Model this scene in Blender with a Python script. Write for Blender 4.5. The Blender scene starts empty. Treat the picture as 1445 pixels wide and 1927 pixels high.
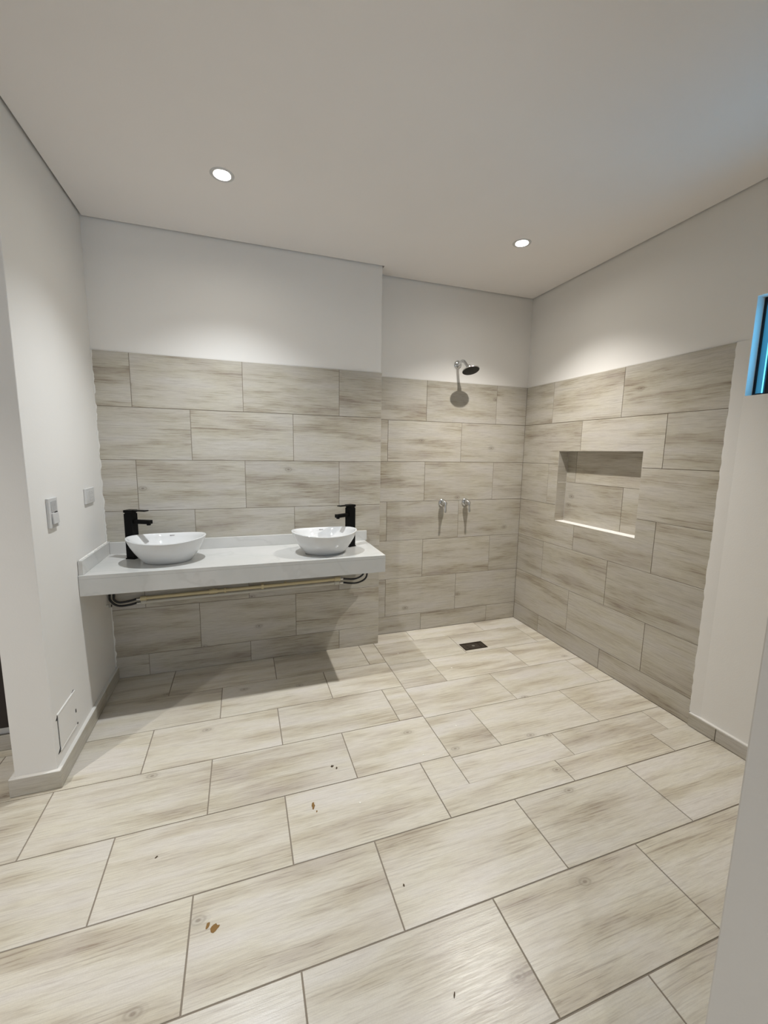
import bpy, bmesh, math, random
from mathutils import Vector, Matrix, noise
random.seed(7)
C = bpy.context.scene.collection
S = bpy.context.scene
PI = math.pi

# ------------------------------------------------------------------ camera
YAW, PITCH, ROLL, FPX = 0.3303, -0.1424, 0.0158, 783.07
CAM = Vector((-2.2074, -2.9129, 1.4062))
fwd = Vector((math.sin(YAW)*math.cos(PITCH), math.cos(YAW)*math.cos(PITCH), math.sin(PITCH)))
rt = fwd.cross(Vector((0, 0, 1))).normalized()
up = rt.cross(fwd)
r2 = rt*math.cos(ROLL)+up*math.sin(ROLL)
u2 = -rt*math.sin(ROLL)+up*math.cos(ROLL)
cd = bpy.data.cameras.new('camera'); cam = bpy.data.objects.new('camera', cd); C.objects.link(cam)
cam.matrix_world = Matrix(((r2.x, u2.x, -fwd.x, CAM.x), (r2.y, u2.y, -fwd.y, CAM.y), (r2.z, u2.z, -fwd.z, CAM.z), (0, 0, 0, 1)))
cd.sensor_fit = 'HORIZONTAL'; cd.sensor_width = 36.0; cd.lens = 36.0*FPX/1445.0
cd.clip_start = 0.05
S.camera = cam

# ------------------------------------------------------------------ world, exposure
S.view_settings.view_transform = 'Standard'; S.view_settings.look = 'None'
S.view_settings.gamma = 1.0; S.view_settings.use_curve_mapping = False
S.view_settings.exposure = 0.02
w = bpy.data.worlds.new('dusk_sky'); S.world = w; w.use_nodes = True
bg = w.node_tree.nodes['Background']
bg.inputs[0].default_value = (0.11, 0.58, 1.0, 1); bg.inputs[1].default_value = 5.5
P_LAMP = (100.0, 154.0)      # watts of the ceiling spots over the basins and the shower
P_HALL = 70.0      # the spots of the hall behind the camera
P_FILL = 20.0       # cool fill light added behind the camera
LAMP_COL = [(0.90, 0.95, 1.0), (1.0, 0.975, 0.94), (1.0, 0.97, 0.92)]   # over the basins, over the shower, hall
def lamp(name, kind, loc, power, col, parent=None, **kw):
    d = bpy.data.lights.new(name, kind); d.energy = power; d.color = col
    for k, v in kw.items(): setattr(d, k, v)
    o = bpy.data.objects.new(name, d); C.objects.link(o); o.location = loc; o.parent = parent
    return o
rear_fill = lamp('rear_fill_light', 'AREA', (-2.4, -4.88, 1.35), P_FILL, (0.78, 0.87, 1.0), shape='RECTANGLE', size=2.2, size_y=1.9)  # added soft fill, no window is built here
rear_fill.rotation_euler = (PI/2, 0, 0)

# ------------------------------------------------------------------ materials
def mat(name, col, rough=0.5, metal=0.0, spec=0.5):
    m = bpy.data.materials.new(name); m.use_nodes = True
    b = m.node_tree.nodes['Principled BSDF']
    b.inputs['Base Color'].default_value = (*col, 1); b.inputs['Roughness'].default_value = rough
    b.inputs['Metallic'].default_value = metal; b.inputs['Specular IOR Level'].default_value = spec
    return m
def srgb(r, g, b):
    f = lambda c: (c/255/12.92) if c/255 <= 0.04045 else ((c/255+0.055)/1.055)**2.4
    return (f(r), f(g), f(b))
class NT:
    def __init__(s, m): s.t = m.node_tree; s.n = s.t.nodes; s.l = s.t.links; s.b = s.n['Principled BSDF']
    def new(s, k, **kw):
        x = s.n.new(k)
        for a, v in kw.items(): setattr(x, a, v)
        return x
    def link(s, a, b): s.l.new(a, b)
    def math(s, op, a, b=None, clamp=False):
        x = s.n.new('ShaderNodeMath'); x.operation = op; x.use_clamp = clamp
        for i, v in enumerate((a, b)):
            if v is None: continue
            if isinstance(v, (int, float)): x.inputs[i].default_value = v
            else: s.l.new(v, x.inputs[i])
        return x.outputs[0]
    def noise(s, vec, scale, detail=4, rough=0.55, dist=0.0):
        x = s.n.new('ShaderNodeTexNoise'); x.inputs['Scale'].default_value = scale
        x.inputs['Detail'].default_value = detail; x.inputs['Roughness'].default_value = rough
        x.inputs['Distortion'].default_value = dist
        s.l.new(vec, x.inputs['Vector']); return x.outputs['Fac']
    def mapv(s, vec, scale, loc=None):
        x = s.n.new('ShaderNodeMapping'); x.inputs['Scale'].default_value = scale
        s.l.new(vec, x.inputs['Vector'])
        if loc is not None: s.l.new(loc, x.inputs['Location'])
        return x.outputs[0]
    def ramp(s, fac, stops):
        x = s.n.new('ShaderNodeValToRGB'); e = x.color_ramp.elements
        while len(e) < len(stops): e.new(0.5)
        for i, (p, c) in enumerate(stops):
            e[i].position = p; e[i].color = (*c, 1) if len(c) == 3 else c
        s.l.new(fac, x.inputs[0]); return x.outputs[0]
    def mix(s, fac, a, b, mode='MIX'):
        x = s.n.new('ShaderNodeMix'); x.data_type = 'RGBA'; x.blend_type = mode
        for sock, v in ((x.inputs[0], fac), (x.inputs[6], a), (x.inputs[7], b)):
            if isinstance(v, (int, float)): sock.default_value = v
            elif isinstance(v, tuple): sock.default_value = (*v, 1)
            else: s.l.new(v, sock)
        return x.outputs[2]

def make_tile_mat(name, bright=1.0, rough=0.42, sharp=1.0):
    """wood-look porcelain: bands, streaks and knots printed along the tile's local X axis"""
    m = mat(name, (0.5, 0.45, 0.38), rough); t = NT(m)
    tc = t.new('ShaderNodeTexCoord'); oi = t.new('ShaderNodeObjectInfo')
    vec = tc.outputs['Object']
    off = t.new('ShaderNodeCombineXYZ')
    t.link(t.math('MULTIPLY', oi.outputs['Random'], 37.0), off.inputs[0])
    t.link(t.math('MULTIPLY', oi.outputs['Random'], 91.0), off.inputs[1])
    t.link(t.math('MULTIPLY', oi.outputs['Random'], 13.0), off.inputs[2])
    add = t.new('ShaderNodeVectorMath', operation='ADD'); t.link(vec, add.inputs[0]); t.link(off.outputs[0], add.inputs[1])
    v = add.outputs[0]
    # slow waviness of the grain
    warp = t.noise(t.mapv(v, (3.0, 5.0, 1)), 1.0, 2)
    wy = t.math('MULTIPLY', t.math('SUBTRACT', warp, 0.5), 0.017)
    cw = t.new('ShaderNodeCombineXYZ'); t.link(wy, cw.inputs[1])
    a2 = t.new('ShaderNodeVectorMath', operation='ADD'); t.link(v, a2.inputs[0]); t.link(cw.outputs[0], a2.inputs[1]); vw = a2.outputs[0]
    bands = t.noise(t.mapv(vw, (1.7, 11.0, 1)), 1.0, 4, 0.55)
    streak = t.noise(t.mapv(vw, (8.0, 150.0, 1)), 1.0, 6, 0.70)
    fine = t.noise(t.mapv(v, (16.0, 300.0, 1)), 1.0, 3, 0.6)
    weave = t.noise(t.mapv(v, (420.0, 260.0, 1)), 1.0, 2, 0.5)
    blot = t.noise(t.mapv(v, (5.0, 6.0, 1)), 1.0, 3, 0.5)
    base = t.ramp(bands, [(0.28, srgb(171, 159, 139)), (0.40, srgb(188, 178, 155)), (0.52, srgb(204, 197, 178)), (0.66, srgb(208, 202, 190))])
    # brown streaks gather inside the darker bands
    bm_ = t.ramp(bands, [(0.33, (1, 1, 1)), (0.52, (0.30, 0.30, 0.30))])
    sm_ = t.ramp(streak, [(0.50, (0, 0, 0)), (0.68, (1, 1, 1))])
    k = t.math('MULTIPLY', t.math('MULTIPLY', bm_, sm_), 0.85*sharp, True)
    c = t.mix(k, base, srgb(128, 108, 86))
    line = t.noise(t.mapv(vw, (2.6, 210.0, 1)), 1.0, 2, 0.5)
    c = t.mix(t.math('MULTIPLY', t.math('MULTIPLY', t.ramp(line, [(0.60, (0, 0, 0)), (0.68, (1, 1, 1))]), bm_), 0.75*sharp, True), c, srgb(120, 102, 82))
    c = t.mix(t.math('MULTIPLY', t.ramp(fine, [(0.42, (0, 0, 0)), (0.74, (1, 1, 1))]), 0.30), c, srgb(142, 127, 108))
    c = t.mix(t.math('MULTIPLY', t.ramp(blot, [(0.40, (0, 0, 0)), (0.70, (1, 1, 1))]), 0.30), c, srgb(201, 193, 190))
    c = t.mix(t.math('MULTIPLY', t.ramp(weave, [(0.45, (0, 0, 0)), (0.65, (1, 1, 1))]), 0.10), c, srgb(160, 148, 130))
    # knots
    kv = t.mapv(vw, (2.6, 4.5, 0.0))
    vo = t.new('ShaderNodeTexVoronoi'); vo.voronoi_dimensions = '2D'; vo.inputs['Scale'].default_value = 1.0; vo.inputs['Randomness'].default_value = 1.0
    t.link(kv, vo.inputs['Vector'])
    sel = t.math('GREATER_THAN', sep(t, vo.outputs['Color']), 0.80)
    ring = t.math('SINE', t.math('MULTIPLY', vo.outputs['Distance'], 150.0))
    kn = t.ramp(vo.outputs['Distance'], [(0.0, (1, 1, 1)), (0.03, (0.7, 0.7, 0.7)), (0.10, (0, 0, 0))])
    kk = t.math('MULTIPLY', t.math('MULTIPLY', kn, sel), t.math('ADD', t.math('MULTIPLY', ring, 0.25), 0.55), True)
    c = t.mix(kk, c, srgb(118, 102, 84))
    # overall tint per tile
    hv = t.new('ShaderNodeHueSaturation')
    vv = t.math('ADD', t.math('MULTIPLY', oi.outputs['Random'], 0.10), 0.95*bright)
    t.link(vv, hv.inputs['Value']); t.link(c, hv.inputs['Color']); hv.inputs['Saturation'].default_value = 0.86
    t.link(hv.outputs[0], t.b.inputs['Base Color'])
    r = t.math('ADD', t.math('MULTIPLY', fine, 0.22), rough-0.11)
    t.link(r, t.b.inputs['Roughness'])
    bp = t.new('ShaderNodeBump'); bp.inputs['Strength'].default_value = 0.25; bp.inputs['Distance'].default_value = 0.0006
    t.link(t.math('ADD', fine, t.math('MULTIPLY', weave, 0.6)), bp.inputs['Height']); t.link(bp.outputs[0], t.b.inputs['Normal'])
    return m
def sep(t, col):
    x = t.new('ShaderNodeSeparateColor'); t.link(col, x.inputs[0]); return x.outputs[0]

def make_paint(name, col, rough=0.75, bump=0.3):
    m = mat(name, col, rough, spec=0.3); t = NT(m)
    tc = t.new('ShaderNodeTexCoord')
    n1 = t.noise(tc.outputs['Object'], 1.3, 3); n2 = t.noise(tc.outputs['Object'], 160.0, 3); n3 = t.noise(tc.outputs['Object'], 9.0, 3)
    c = t.mix(t.ramp(n1, [(0.35, (0, 0, 0)), (0.65, (1, 1, 1))]), tuple(x*0.975 for x in col), col)
    t.link(c, t.b.inputs['Base Color'])
    bp = t.new('ShaderNodeBump'); bp.inputs['Strength'].default_value = bump; bp.inputs['Distance'].default_value = 0.001
    t.link(t.math('ADD', n2, t.math('MULTIPLY', n3, 2.0)), bp.inputs['Height']); t.link(bp.outputs[0], t.b.inputs['Normal'])
    return m

def make_marble():
    m = mat('veined_stone', srgb(214, 211, 205), 0.14); t = NT(m)
    tc = t.new('ShaderNodeTexCoord'); v = tc.outputs['Object']
    wv = t.new('ShaderNodeTexWave'); wv.wave_type = 'BANDS'; wv.bands_direction = 'DIAGONAL'
    wv.inputs['Scale'].default_value = 1.6; wv.inputs['Distortion'].default_value = 14.0; wv.inputs['Detail'].default_value = 5; wv.inputs['Detail Scale'].default_value = 1.2
    t.link(v, wv.inputs['Vector'])
    vein = t.ramp(wv.outputs['Fac'], [(0.0, (1, 1, 1)), (0.035, (0.25, 0.25, 0.25)), (0.10, (0, 0, 0))])
    cl = t.noise(v, 4.0, 5)
    c = t.mix(t.ramp(cl, [(0.35, (0, 0, 0)), (0.7, (1, 1, 1))]), srgb(200, 200, 196), srgb(208, 206, 202))
    c = t.mix(t.math('MULTIPLY', vein, t.math('MULTIPLY', cl, 0.40)), c, srgb(176, 174, 169))
    t.link(c, t.b.inputs['Base Color'])
    return m

M = {}
M['tile_wall'] = make_tile_mat('wood_look_wall_tile', 0.835, 0.40, 1.25)
M['tile_floor'] = make_tile_mat('wood_look_floor_tile', 1.09, 0.31, 1.0)
M['grout'] = make_paint('grey_grout', srgb(142, 132, 119), 0.9)
M['paint'] = make_paint('white_paint', srgb(232, 229, 224))
M['ceil'] = make_paint('ceiling_paint', srgb(240, 235, 231), 0.85, 0.15)
M['marble'] = make_marble()
M['ceramic'] = mat('glazed_ceramic', srgb(216, 216, 215), 0.035)
M['black'] = mat('matte_black_metal', (0.003, 0.003, 0.003), 0.5, 0.0, 0.12)
M['chrome'] = mat('chrome', (0.62, 0.63, 0.64), 0.12, 1.0)
M['rubber'] = mat('black_nozzle_face', (0.010, 0.009, 0.008), 0.55)
M['nozzle'] = mat('nozzle_rubber', (0.035, 0.032, 0.028), 0.6)
M['plastic'] = mat('white_plastic', srgb(205, 204, 202), 0.35)
M['plastic_grey'] = mat('grey_plastic', srgb(176, 176, 176), 0.4)
M['dark'] = mat('dark_gap', (0.012, 0.010, 0.010), 0.8)
M['bronze'] = mat('dark_bronze', (0.060, 0.044, 0.033), 0.42, 0.85)
M['cream'] = mat('cream_plastic_pipe', srgb(205, 190, 150), 0.4)
M['wpipe'] = mat('white_plastic_pipe', srgb(196, 192, 180), 0.4)
M['hose'] = mat('black_braided_hose', (0.012, 0.012, 0.013), 0.5)
M['alu'] = mat('black_aluminium', (0.006, 0.007, 0.012), 0.35, 0.2)
M['wood'] = mat('nook_shade_brown', (0.022, 0.014, 0.011), 0.6)  # dark brown carries the shade of the unlit nook
M['caulk'] = make_paint('white_caulk', srgb(224, 221, 215), 0.8, 0.8)
M['stain'] = mat('brown_chip', srgb(132, 98, 48), 0.7)
M['crumb'] = mat('dark_crumb', srgb(84, 70, 52), 0.9)
M['chip'] = mat('white_chip', srgb(240, 236, 226), 0.7)
M['badge'] = mat('grey_print', srgb(120, 112, 108), 0.5)
gm = bpy.data.materials.new('window_glass'); gm.use_nodes = True; M['glass'] = gm     # thin clear pane
gt = gm.node_tree; gt.nodes.clear()
go = gt.nodes.new('ShaderNodeOutputMaterial'); gx = gt.nodes.new('ShaderNodeMixShader'); gb = gt.nodes.new('ShaderNodeBsdfTransparent')
gg = gt.nodes.new('ShaderNodeBsdfGlossy'); gw = gt.nodes.new('ShaderNodeLayerWeight'); gp = gt.nodes.new('ShaderNodeMath'); gp.operation = 'POWER'; gp.inputs[1].default_value = 4.0
gt.links.new(gw.outputs['Facing'], gp.inputs[0]); gf = gt.nodes.new('ShaderNodeMath'); gf.operation = 'MULTIPLY_ADD'; gf.inputs[1].default_value = 0.45; gf.inputs[2].default_value = 0.04
gt.links.new(gp.outputs[0], gf.inputs[0])
gb.inputs[0].default_value = (0.80, 0.88, 0.92, 1); gg.inputs['Roughness'].default_value = 0.02
gt.links.new(gf.outputs[0], gx.inputs[0]); gt.links.new(gb.outputs[0], gx.inputs[1]); gt.links.new(gg.outputs[0], gx.inputs[2]); gt.links.new(gx.outputs[0], go.inputs[0])
M['lamp'] = mat('lit_lens', (1, 1, 1), 0.4)
b = M['lamp'].node_tree.nodes['Principled BSDF']; b.inputs['Emission Color'].default_value = (1, 0.95, 0.86, 1); b.inputs['Emission Strength'].default_value = 270.0
M['blocker'] = mat('sky_blocker_dark', (0.0015, 0.0012, 0.003), 0.8)

# ------------------------------------------------------------------ helpers
def link(name, me, m, parent=None):
    if m is not None and not me.materials: me.materials.append(m)
    o = bpy.data.objects.new(name, me); C.objects.link(o); o.parent = parent
    return o
def obj(name, bm, m, parent=None, smooth=False):
    bmesh.ops.recalc_face_normals(bm, faces=bm.faces)
    me = bpy.data.meshes.new(name); bm.to_mesh(me); bm.free()
    if smooth:
        for p in me.polygons: p.use_smooth = True
        me.set_sharp_from_angle(angle=math.radians(38))
    return link(name, me, m, parent)
def tag(o, label=None, cat=None, group=None, kind=None):
    for k, v in (('label', label), ('category', cat), ('group', group), ('kind', kind)):
        if v: o[k] = v
    return o
def empty(name, loc, rz=0.0):
    o = bpy.data.objects.new(name, None); C.objects.link(o); o.location = loc; o.rotation_euler = (0, 0, rz); o.empty_display_size = 0.05
    return o
def box(bm, x0, x1, y0, y1, z0, z1, bev=0.0, mtx=None):
    tb = bmesh.new()
    vs = [tb.verts.new(p) for p in ((x0, y0, z0), (x1, y0, z0), (x1, y1, z0), (x0, y1, z0), (x0, y0, z1), (x1, y0, z1), (x1, y1, z1), (x0, y1, z1))]
    for f in ((0, 3, 2, 1), (4, 5, 6, 7), (0, 1, 5, 4), (1, 2, 6, 5), (2, 3, 7, 6), (3, 0, 4, 7)): tb.faces.new([vs[i] for i in f])
    if bev > 0: bmesh.ops.bevel(tb, geom=list(tb.edges), offset=bev, segments=2, profile=0.5, affect='EDGES')
    if mtx is not None: tb.transform(mtx)
    me = bpy.data.meshes.new('t'); tb.to_mesh(me); tb.free(); bm.from_mesh(me); bpy.data.meshes.remove(me)
    return bm
def bx(*a, **k): return box(bmesh.new(), *a, **k)
def lathe(bm, prof, seg=32, mtx=None, cap=True):
    rings = []
    for r, z in prof:
        rings.append([bm.verts.new((r*math.cos(2*PI*i/seg), r*math.sin(2*PI*i/seg), z)) for i in range(seg)])
    for a, b_ in zip(rings, rings[1:]):
        for i in range(seg): bm.faces.new((a[i], a[(i+1) % seg], b_[(i+1) % seg], b_[i]))
    if cap:
        bm.faces.new(rings[0][::-1]); bm.faces.new(rings[-1])
    if mtx is not None:
        for rg in rings:
            for v in rg: v.co = mtx @ v.co
    return bm
def tube(bm, pts, r, seg=14, smooth_n=0):
    pts = [Vector(p) for p in pts]
    if smooth_n:
        out = []
        P_ = [2*pts[0]-pts[1]]+pts+[2*pts[-1]-pts[-2]]
        for i in range(1, len(P_)-2):
            for j in range(smooth_n):
                t = j/smooth_n; a, b_, c, d = P_[i-1:i+3]
                out.append(0.5*((2*b_)+(c-a)*t+(2*a-5*b_+4*c-d)*t*t+(3*b_-a-3*c+d)*t**3))
        out.append(pts[-1]); pts = out
    prev = None; rings = []
    for i, p in enumerate(pts):
        d = (pts[min(i+1, len(pts)-1)]-pts[max(i-1, 0)]).normalized()
        if prev is None: n = d.orthogonal().normalized()
        else: n = (prev-d*prev.dot(d)).normalized()
        prev = n; bb = d.cross(n)
        rr = r[i] if isinstance(r, (list, tuple)) else r
        rings.append([bm.verts.new(p+rr*(n*math.cos(2*PI*k/seg)+bb*math.sin(2*PI*k/seg))) for k in range(seg)])
    for a, b_ in zip(rings, rings[1:]):
        for i in range(seg): bm.faces.new((a[i], a[(i+1) % seg], b_[(i+1) % seg], b_[i]))
    bm.faces.new(rings[0][::-1]); bm.faces.new(rings[-1])
    return bm
def frame(axis_dir, origin):   # local z -> axis_dir
    return Matrix.Translation(origin) @ Vector(axis_dir).normalized().to_track_quat('Z', 'Y').to_matrix().to_4x4()

def panel(u0, u1, v0, v1, d, holes=(), ch=0.0, center=True):
    """slab in local X-Y, front face at z=0, body to z=-d, minus rectangular holes; chamfered front rim when whole"""
    cu, cv = ((u0+u1)/2, (v0+v1)/2) if center else (0, 0)
    bm = bmesh.new()
    if not holes:
        a, b_ = u0-cu, u1-cu; c, e = v0-cv, v1-cv
        lv = [(-d, 0), (-ch, 0), (0, ch)] if ch else [(-d, 0), (0, 0)]
        rings = [[bm.verts.new((a+i, c+i, z)), bm.verts.new((b_-i, c+i, z)), bm.verts.new((b_-i, e-i, z)), bm.verts.new((a+i, e-i, z))] for z, i in [(l[0], l[1]) for l in lv]]
        for p, q in zip(rings, rings[1:]):
            for i in range(4): bm.faces.new((p[i], p[(i+1) % 4], q[(i+1) % 4], q[i]))
        bm.faces.new(rings[-1]); bm.faces.new(rings[0][::-1])
        return bm
    us = sorted({u0, u1, *[min(max(h[i], u0), u1) for h in holes for i in (0, 1)]})
    vs = sorted({v0, v1, *[min(max(h[i], v0), v1) for h in holes for i in (2, 3)]})
    V = {}
    def vert(u, v, z):
        k = (round(u, 5), round(v, 5), z)
        if k not in V: V[k] = bm.verts.new((u-cu, v-cv, z))
        return V[k]
    solid = set()
    for i in range(len(us)-1):
        for j in range(len(vs)-1):
            mu, mv = (us[i]+us[i+1])/2, (vs[j]+vs[j+1])/2
            if not any(h[0] < mu < h[1] and h[2] < mv < h[3] for h in holes): solid.add((i, j))
    for (i, j) in solid:
        q = ((us[i], vs[j]), (us[i+1], vs[j]), (us[i+1], vs[j+1]), (us[i], vs[j+1]))
        bm.faces.new([vert(u, v, 0.0) for u, v in q]); bm.faces.new([vert(u, v, -d) for u, v in q][::-1])
        for k, (di, dj) in enumerate(((0, -1), (1, 0), (0, 1), (-1, 0))):
            if (i+di, j+dj) not in solid:
                p0, p1 = q[k], q[(k+1) % 4]
                bm.faces.new((vert(*p0, 0.0), vert(*p0, -d), vert(*p1, -d), vert(*p1, 0.0)))
    return bm
# plane matrices: local X = length of the tile, local Y = its height, local Z = out of the surface
def plane_mtx(o, ux, uy):
    ux, uy = Vector(ux), Vector(uy); uz = ux.cross(uy)
    return Matrix(((ux.x, uy.x, uz.x, o[0]), (ux.y, uy.y, uz.y, o[1]), (ux.z, uy.z, uz.z, o[2]), (0, 0, 0, 1)))
cache = {}
NT_COUNT = {}
def tile(parent, pm, u0, u1, v0, v1, m, gap=0.003, d=0.006, holes=(), name='tile', lift=0.0):
    g = gap/2
    u0 += g; u1 -= g; v0 += g; v1 -= g
    if u1-u0 < 0.006 or v1-v0 < 0.006: return None
    hs = [h for h in holes if h[0] < u1-1e-4 and h[1] > u0+1e-4 and h[2] < v1-1e-4 and h[3] > v0+1e-4]
    hs = [(h[0]-g, h[1]+g, h[2]-g, h[3]+g) for h in hs]
    key = (round(u1-u0, 3), round(v1-v0, 3), m.name, d) if not hs else None
    if key and key in cache: me = cache[key]
    else:
        bm = panel(u0, u1, v0, v1, d, hs, ch=0.0007)
        bmesh.ops.recalc_face_normals(bm, faces=bm.faces)
        me = bpy.data.meshes.new(name); bm.to_mesh(me); bm.free(); me.materials.append(m)
        if key: cache[key] = me
    o = bpy.data.objects.new(name, me); C.objects.link(o)
    j = random.uniform(-0.0002, 0.0002)+lift
    o.matrix_world = pm @ Matrix.Translation(((u0+u1)/2, (v0+v1)/2, j))
    o.parent = parent
    return o

# ------------------------------------------------------------------ dimensions
H = 2.6133; D = 0.1335; SX = -1.285; WX = -2.972; L = 1.517; ZP = 0.14; TL = 0.6045
FY = -2.57                      # inner face of the front wall
NY0, NY1, NZ0, NZ1, ND = -1.089, -0.4105, 0.921, 1.434, 0.085   # niche
WY1, WY0, WZ0, WZ1 = -1.574, -2.25, 1.690, 2.125                 # window hole
PT = 0.005                      # tile face proud of the paint
rows = [0.0]+[ZP+0.3*i for i in range(7)]       # z boundaries, bottom up; top 1.94
HL, HB, HR = -4.9, -5.0, 0.0    # hall extents

def splits(lo, hi, joint, pitch=TL):
    k0 = math.floor((lo-joint)/pitch); js = [joint+pitch*k for k in range(k0, k0+40)]
    return [lo]+[j for j in js if lo+0.012 < j < hi-0.012]+[hi]

# ------------------------------------------------------------------ floor
floor = obj('floor', bx(HL-0.2, HR+0.2, HB-0.2, 0.25, -0.12, -0.0022), M['grout'])
tag(floor, 'floor of pale wood-look rectangular tiles laid in running bond', 'floor', kind='structure')
FPM = plane_mtx((0, 0, 0), (1, 0, 0), (0, 1, 0))
SH = (SX-0.035, 0.4, -L+0.003, 0.4)             # shower floor rectangle (x0,x1,y0,y1)
ys = [-0.12, -0.42, -0.725, -1.03, -1.34, -1.645, -1.95, -2.253, -2.558, -2.862, -3.166, -3.47]
offs = [-1.435, -1.75, -1.455, -1.77, -1.475, -1.79, -1.49, -1.80, -1.50, -1.81, -1.51]
for r in range(len(ys)-1):
    y1, y0 = ys[r], ys[r+1]
    xs = splits(-4.0, SX-0.035 if y0 > -L else (0.0 if y0 > -2.6 else -0.3), offs[r], 0.605)
    if y0 <= -L < y1: xs = splits(-4.0, 0.0, offs[r], 0.605)
    for a, b_ in zip(xs, xs[1:]):
        if y0 > -L:
            tile(floor, FPM, a, b_, y0, y1, M['tile_floor'], 0.0045)
        else:
            tile(floor, FPM, a, b_, y0, y1, M['tile_floor'], 0.0045, holes=[SH] if y1 > -L else ())
# strip against the back wall behind the first row
for a, b_ in zip(*(lambda s: (s, s[1:]))(splits(-4.0, SX-0.035, -1.75, 0.605))):
    tile(floor, FPM, a, b_, -0.12, -0.1, M['tile_floor'], 0.0045)
sy = [0.0, -0.17, -0.467, -0.755, -1.05, -1.355, -L]
so = [-0.40, -0.115, -0.42, -0.12, -0.435, -0.14]
DR = (-0.716, -0.53, -0.43, -0.328)             # drain
for r in range(6):
    xs = splits(SX-0.035, 0.0, so[r], 0.612)
    for a, b_ in zip(xs, xs[1:]):
        tile(floor, FPM, a, b_, sy[r+1], sy[r], M['tile_floor'], 0.003, holes=[DR])

# ------------------------------------------------------------------ walls (painted bodies; tiles and grout are their parts)
def slab(name, pm, u0, u1, v0, v1, d, m, holes=(), parent=None):
    bm = panel(u0, u1, v0, v1, d, holes, center=False)
    bm.transform(pm)
    return obj(name, bm, m, parent)
TOP = H+0.05
# back wall behind the washbasins (projects D in front of the shower wall)
PMB = plane_mtx((0, -D, 0), (1, 0, 0), (0, 0, 1))
wb = obj('wall_back', bx(WX-0.02, SX-PT, -D+PT, 0.2, -0.02, TOP), M['paint'])
tag(wb, 'white painted back wall with wood-look tiles behind the washbasins', 'wall', kind='structure')
obj('grout', bx(WX+0.004, SX-0.0022, -D+0.0022, -0.002, 0, 1.9385), M['grout'], wb)
kL = -1.5805
for i in range(7):                       # i = 0 bottom strip ... 6 top row
    rowk = 6-i
    off = kL if rowk % 2 == 0 else kL-TL/2
    xs = splits(WX+0.003, SX, off)
    for a, b_ in zip(xs, xs[1:]): tile(wb, PMB, a, b_, rows[i], rows[i+1], M['tile_wall'])
PMR = plane_mtx((SX, 0, 0), (0, 1, 0), (0, 0, 1))     # return of the projection, faces +x
for i in range(7): tile(wb, PMR, -D, 0.0, rows[i], rows[i+1], M['tile_wall'])
# shower wall
PMS = plane_mtx((0, 0, 0), (1, 0, 0), (0, 0, 1))
wsh = obj('wall_shower', bx(SX-PT, 0.2, PT, 0.2, -0.02, TOP), M['paint'])
tag(wsh, 'white painted wall with tiles below, carrying the shower head', 'wall', kind='structure')
obj('grout', bx(SX, 0.004, 0.0022, 0.006, 0, 1.9385), M['grout'], wsh)
jA = -0.2809
for i in range(7):
    rowk = 6-i
    off = jA if rowk % 2 == 0 else jA-TL/2
    xs = splits(SX, 0.0, off)
    for a, b_ in zip(xs, xs[1:]): tile(wsh, PMS, a, b_, rows[i], rows[i+1], M['tile_wall'])
# right wall: local X runs toward the camera reversed so that normal = -x
PMW = plane_mtx((0, 0, 0), (0, -1, 0), (0, 0, 1))     # u = -y, v = z, normal = -x
NH = (-NY1, -NY0, NZ0, NZ1)
WH = (-WY1, -WY0, WZ0, WZ1)
wr = slab('wall_right', PMW @ Matrix.Translation((0, 0, -PT)), -PT, -HB, -0.02, TOP, 0.12, M['paint'], holes=[NH, WH])
tag(wr, 'white painted right wall with tiled shower half, niche and small window', 'wall', kind='structure')
slab('grout', PMW @ Matrix.Translation((0, 0, -0.0022)), 0.0, L-0.0015, 0, 1.9385, 0.004, M['grout'], [NH], wr)
for i in range(7):
    rowk = 6-i
    if rowk % 2 == 0: joint = 0.3113
    else: joint = 0.6105
    xs = splits(0.0, L, joint)
    for a, b_ in zip(xs, xs[1:]): tile(wr, PMW, a, b_, rows[i], rows[i+1], M['tile_wall'], holes=[NH])
# niche lining
nb = bmesh.new()
box(nb, ND+0.0022, ND+0.03, NY0-0.02, NY1+0.02, NZ0-0.02, NZ1+0.02)
box(nb, 0.003, ND+0.01, NY0-0.02, NY0-0.0082, NZ0-0.02, NZ1+0.02); box(nb, 0.003, ND+0.01, NY1+0.0082, NY1+0.02, NZ0-0.02, NZ1+0.02)
box(nb, 0.003, ND+0.01, NY0-0.02, NY1+0.02, NZ0-0.02, NZ0-0.0082); box(nb, 0.003, ND+0.01, NY0-0.02, NY1+0.02, NZ1+0.0082, NZ1+0.02)
obj('niche_backing', nb, M['grout'], wr)
PMN = PMW @ Matrix.Translation((0, 0, -ND))
for (a, b_, c, e) in ((-NY1, 0.497, 1.208, NZ1), (0.497, -NY0, 1.208, NZ1), (-NY1, 0.907, NZ0, 1.208), (0.907, -NY0, NZ0, 1.208)):
    tile(wr, PMN, a, b_, c, e, M['tile_wall'], 0.0025)
PNL = plane_mtx((0, NY1, 0), (-1, 0, 0), (0, 0, 1))   # far cheek, faces -y : ux=-x, uy=z -> normal +y ; flip
PNL = plane_mtx((0, NY1, 0), (1, 0, 0), (0, 0, 1))    # (1,0,0)x(0,0,1) = (0,-1,0)
for c, e in ((NZ0, 1.208), (1.208, NZ1)): tile(wr, PNL, 0.0, ND, c, e, M['tile_wall'], 0.0015)
PNR = plane_mtx((0, NY0, 0), (-1, 0, 0), (0, 0, 1))   # near cheek, faces +y
for c, e in ((NZ0, 1.208), (1.208, NZ1)): tile(wr, PNR, -ND, 0.0, c, e, M['tile_wall'], 0.0015)
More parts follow.
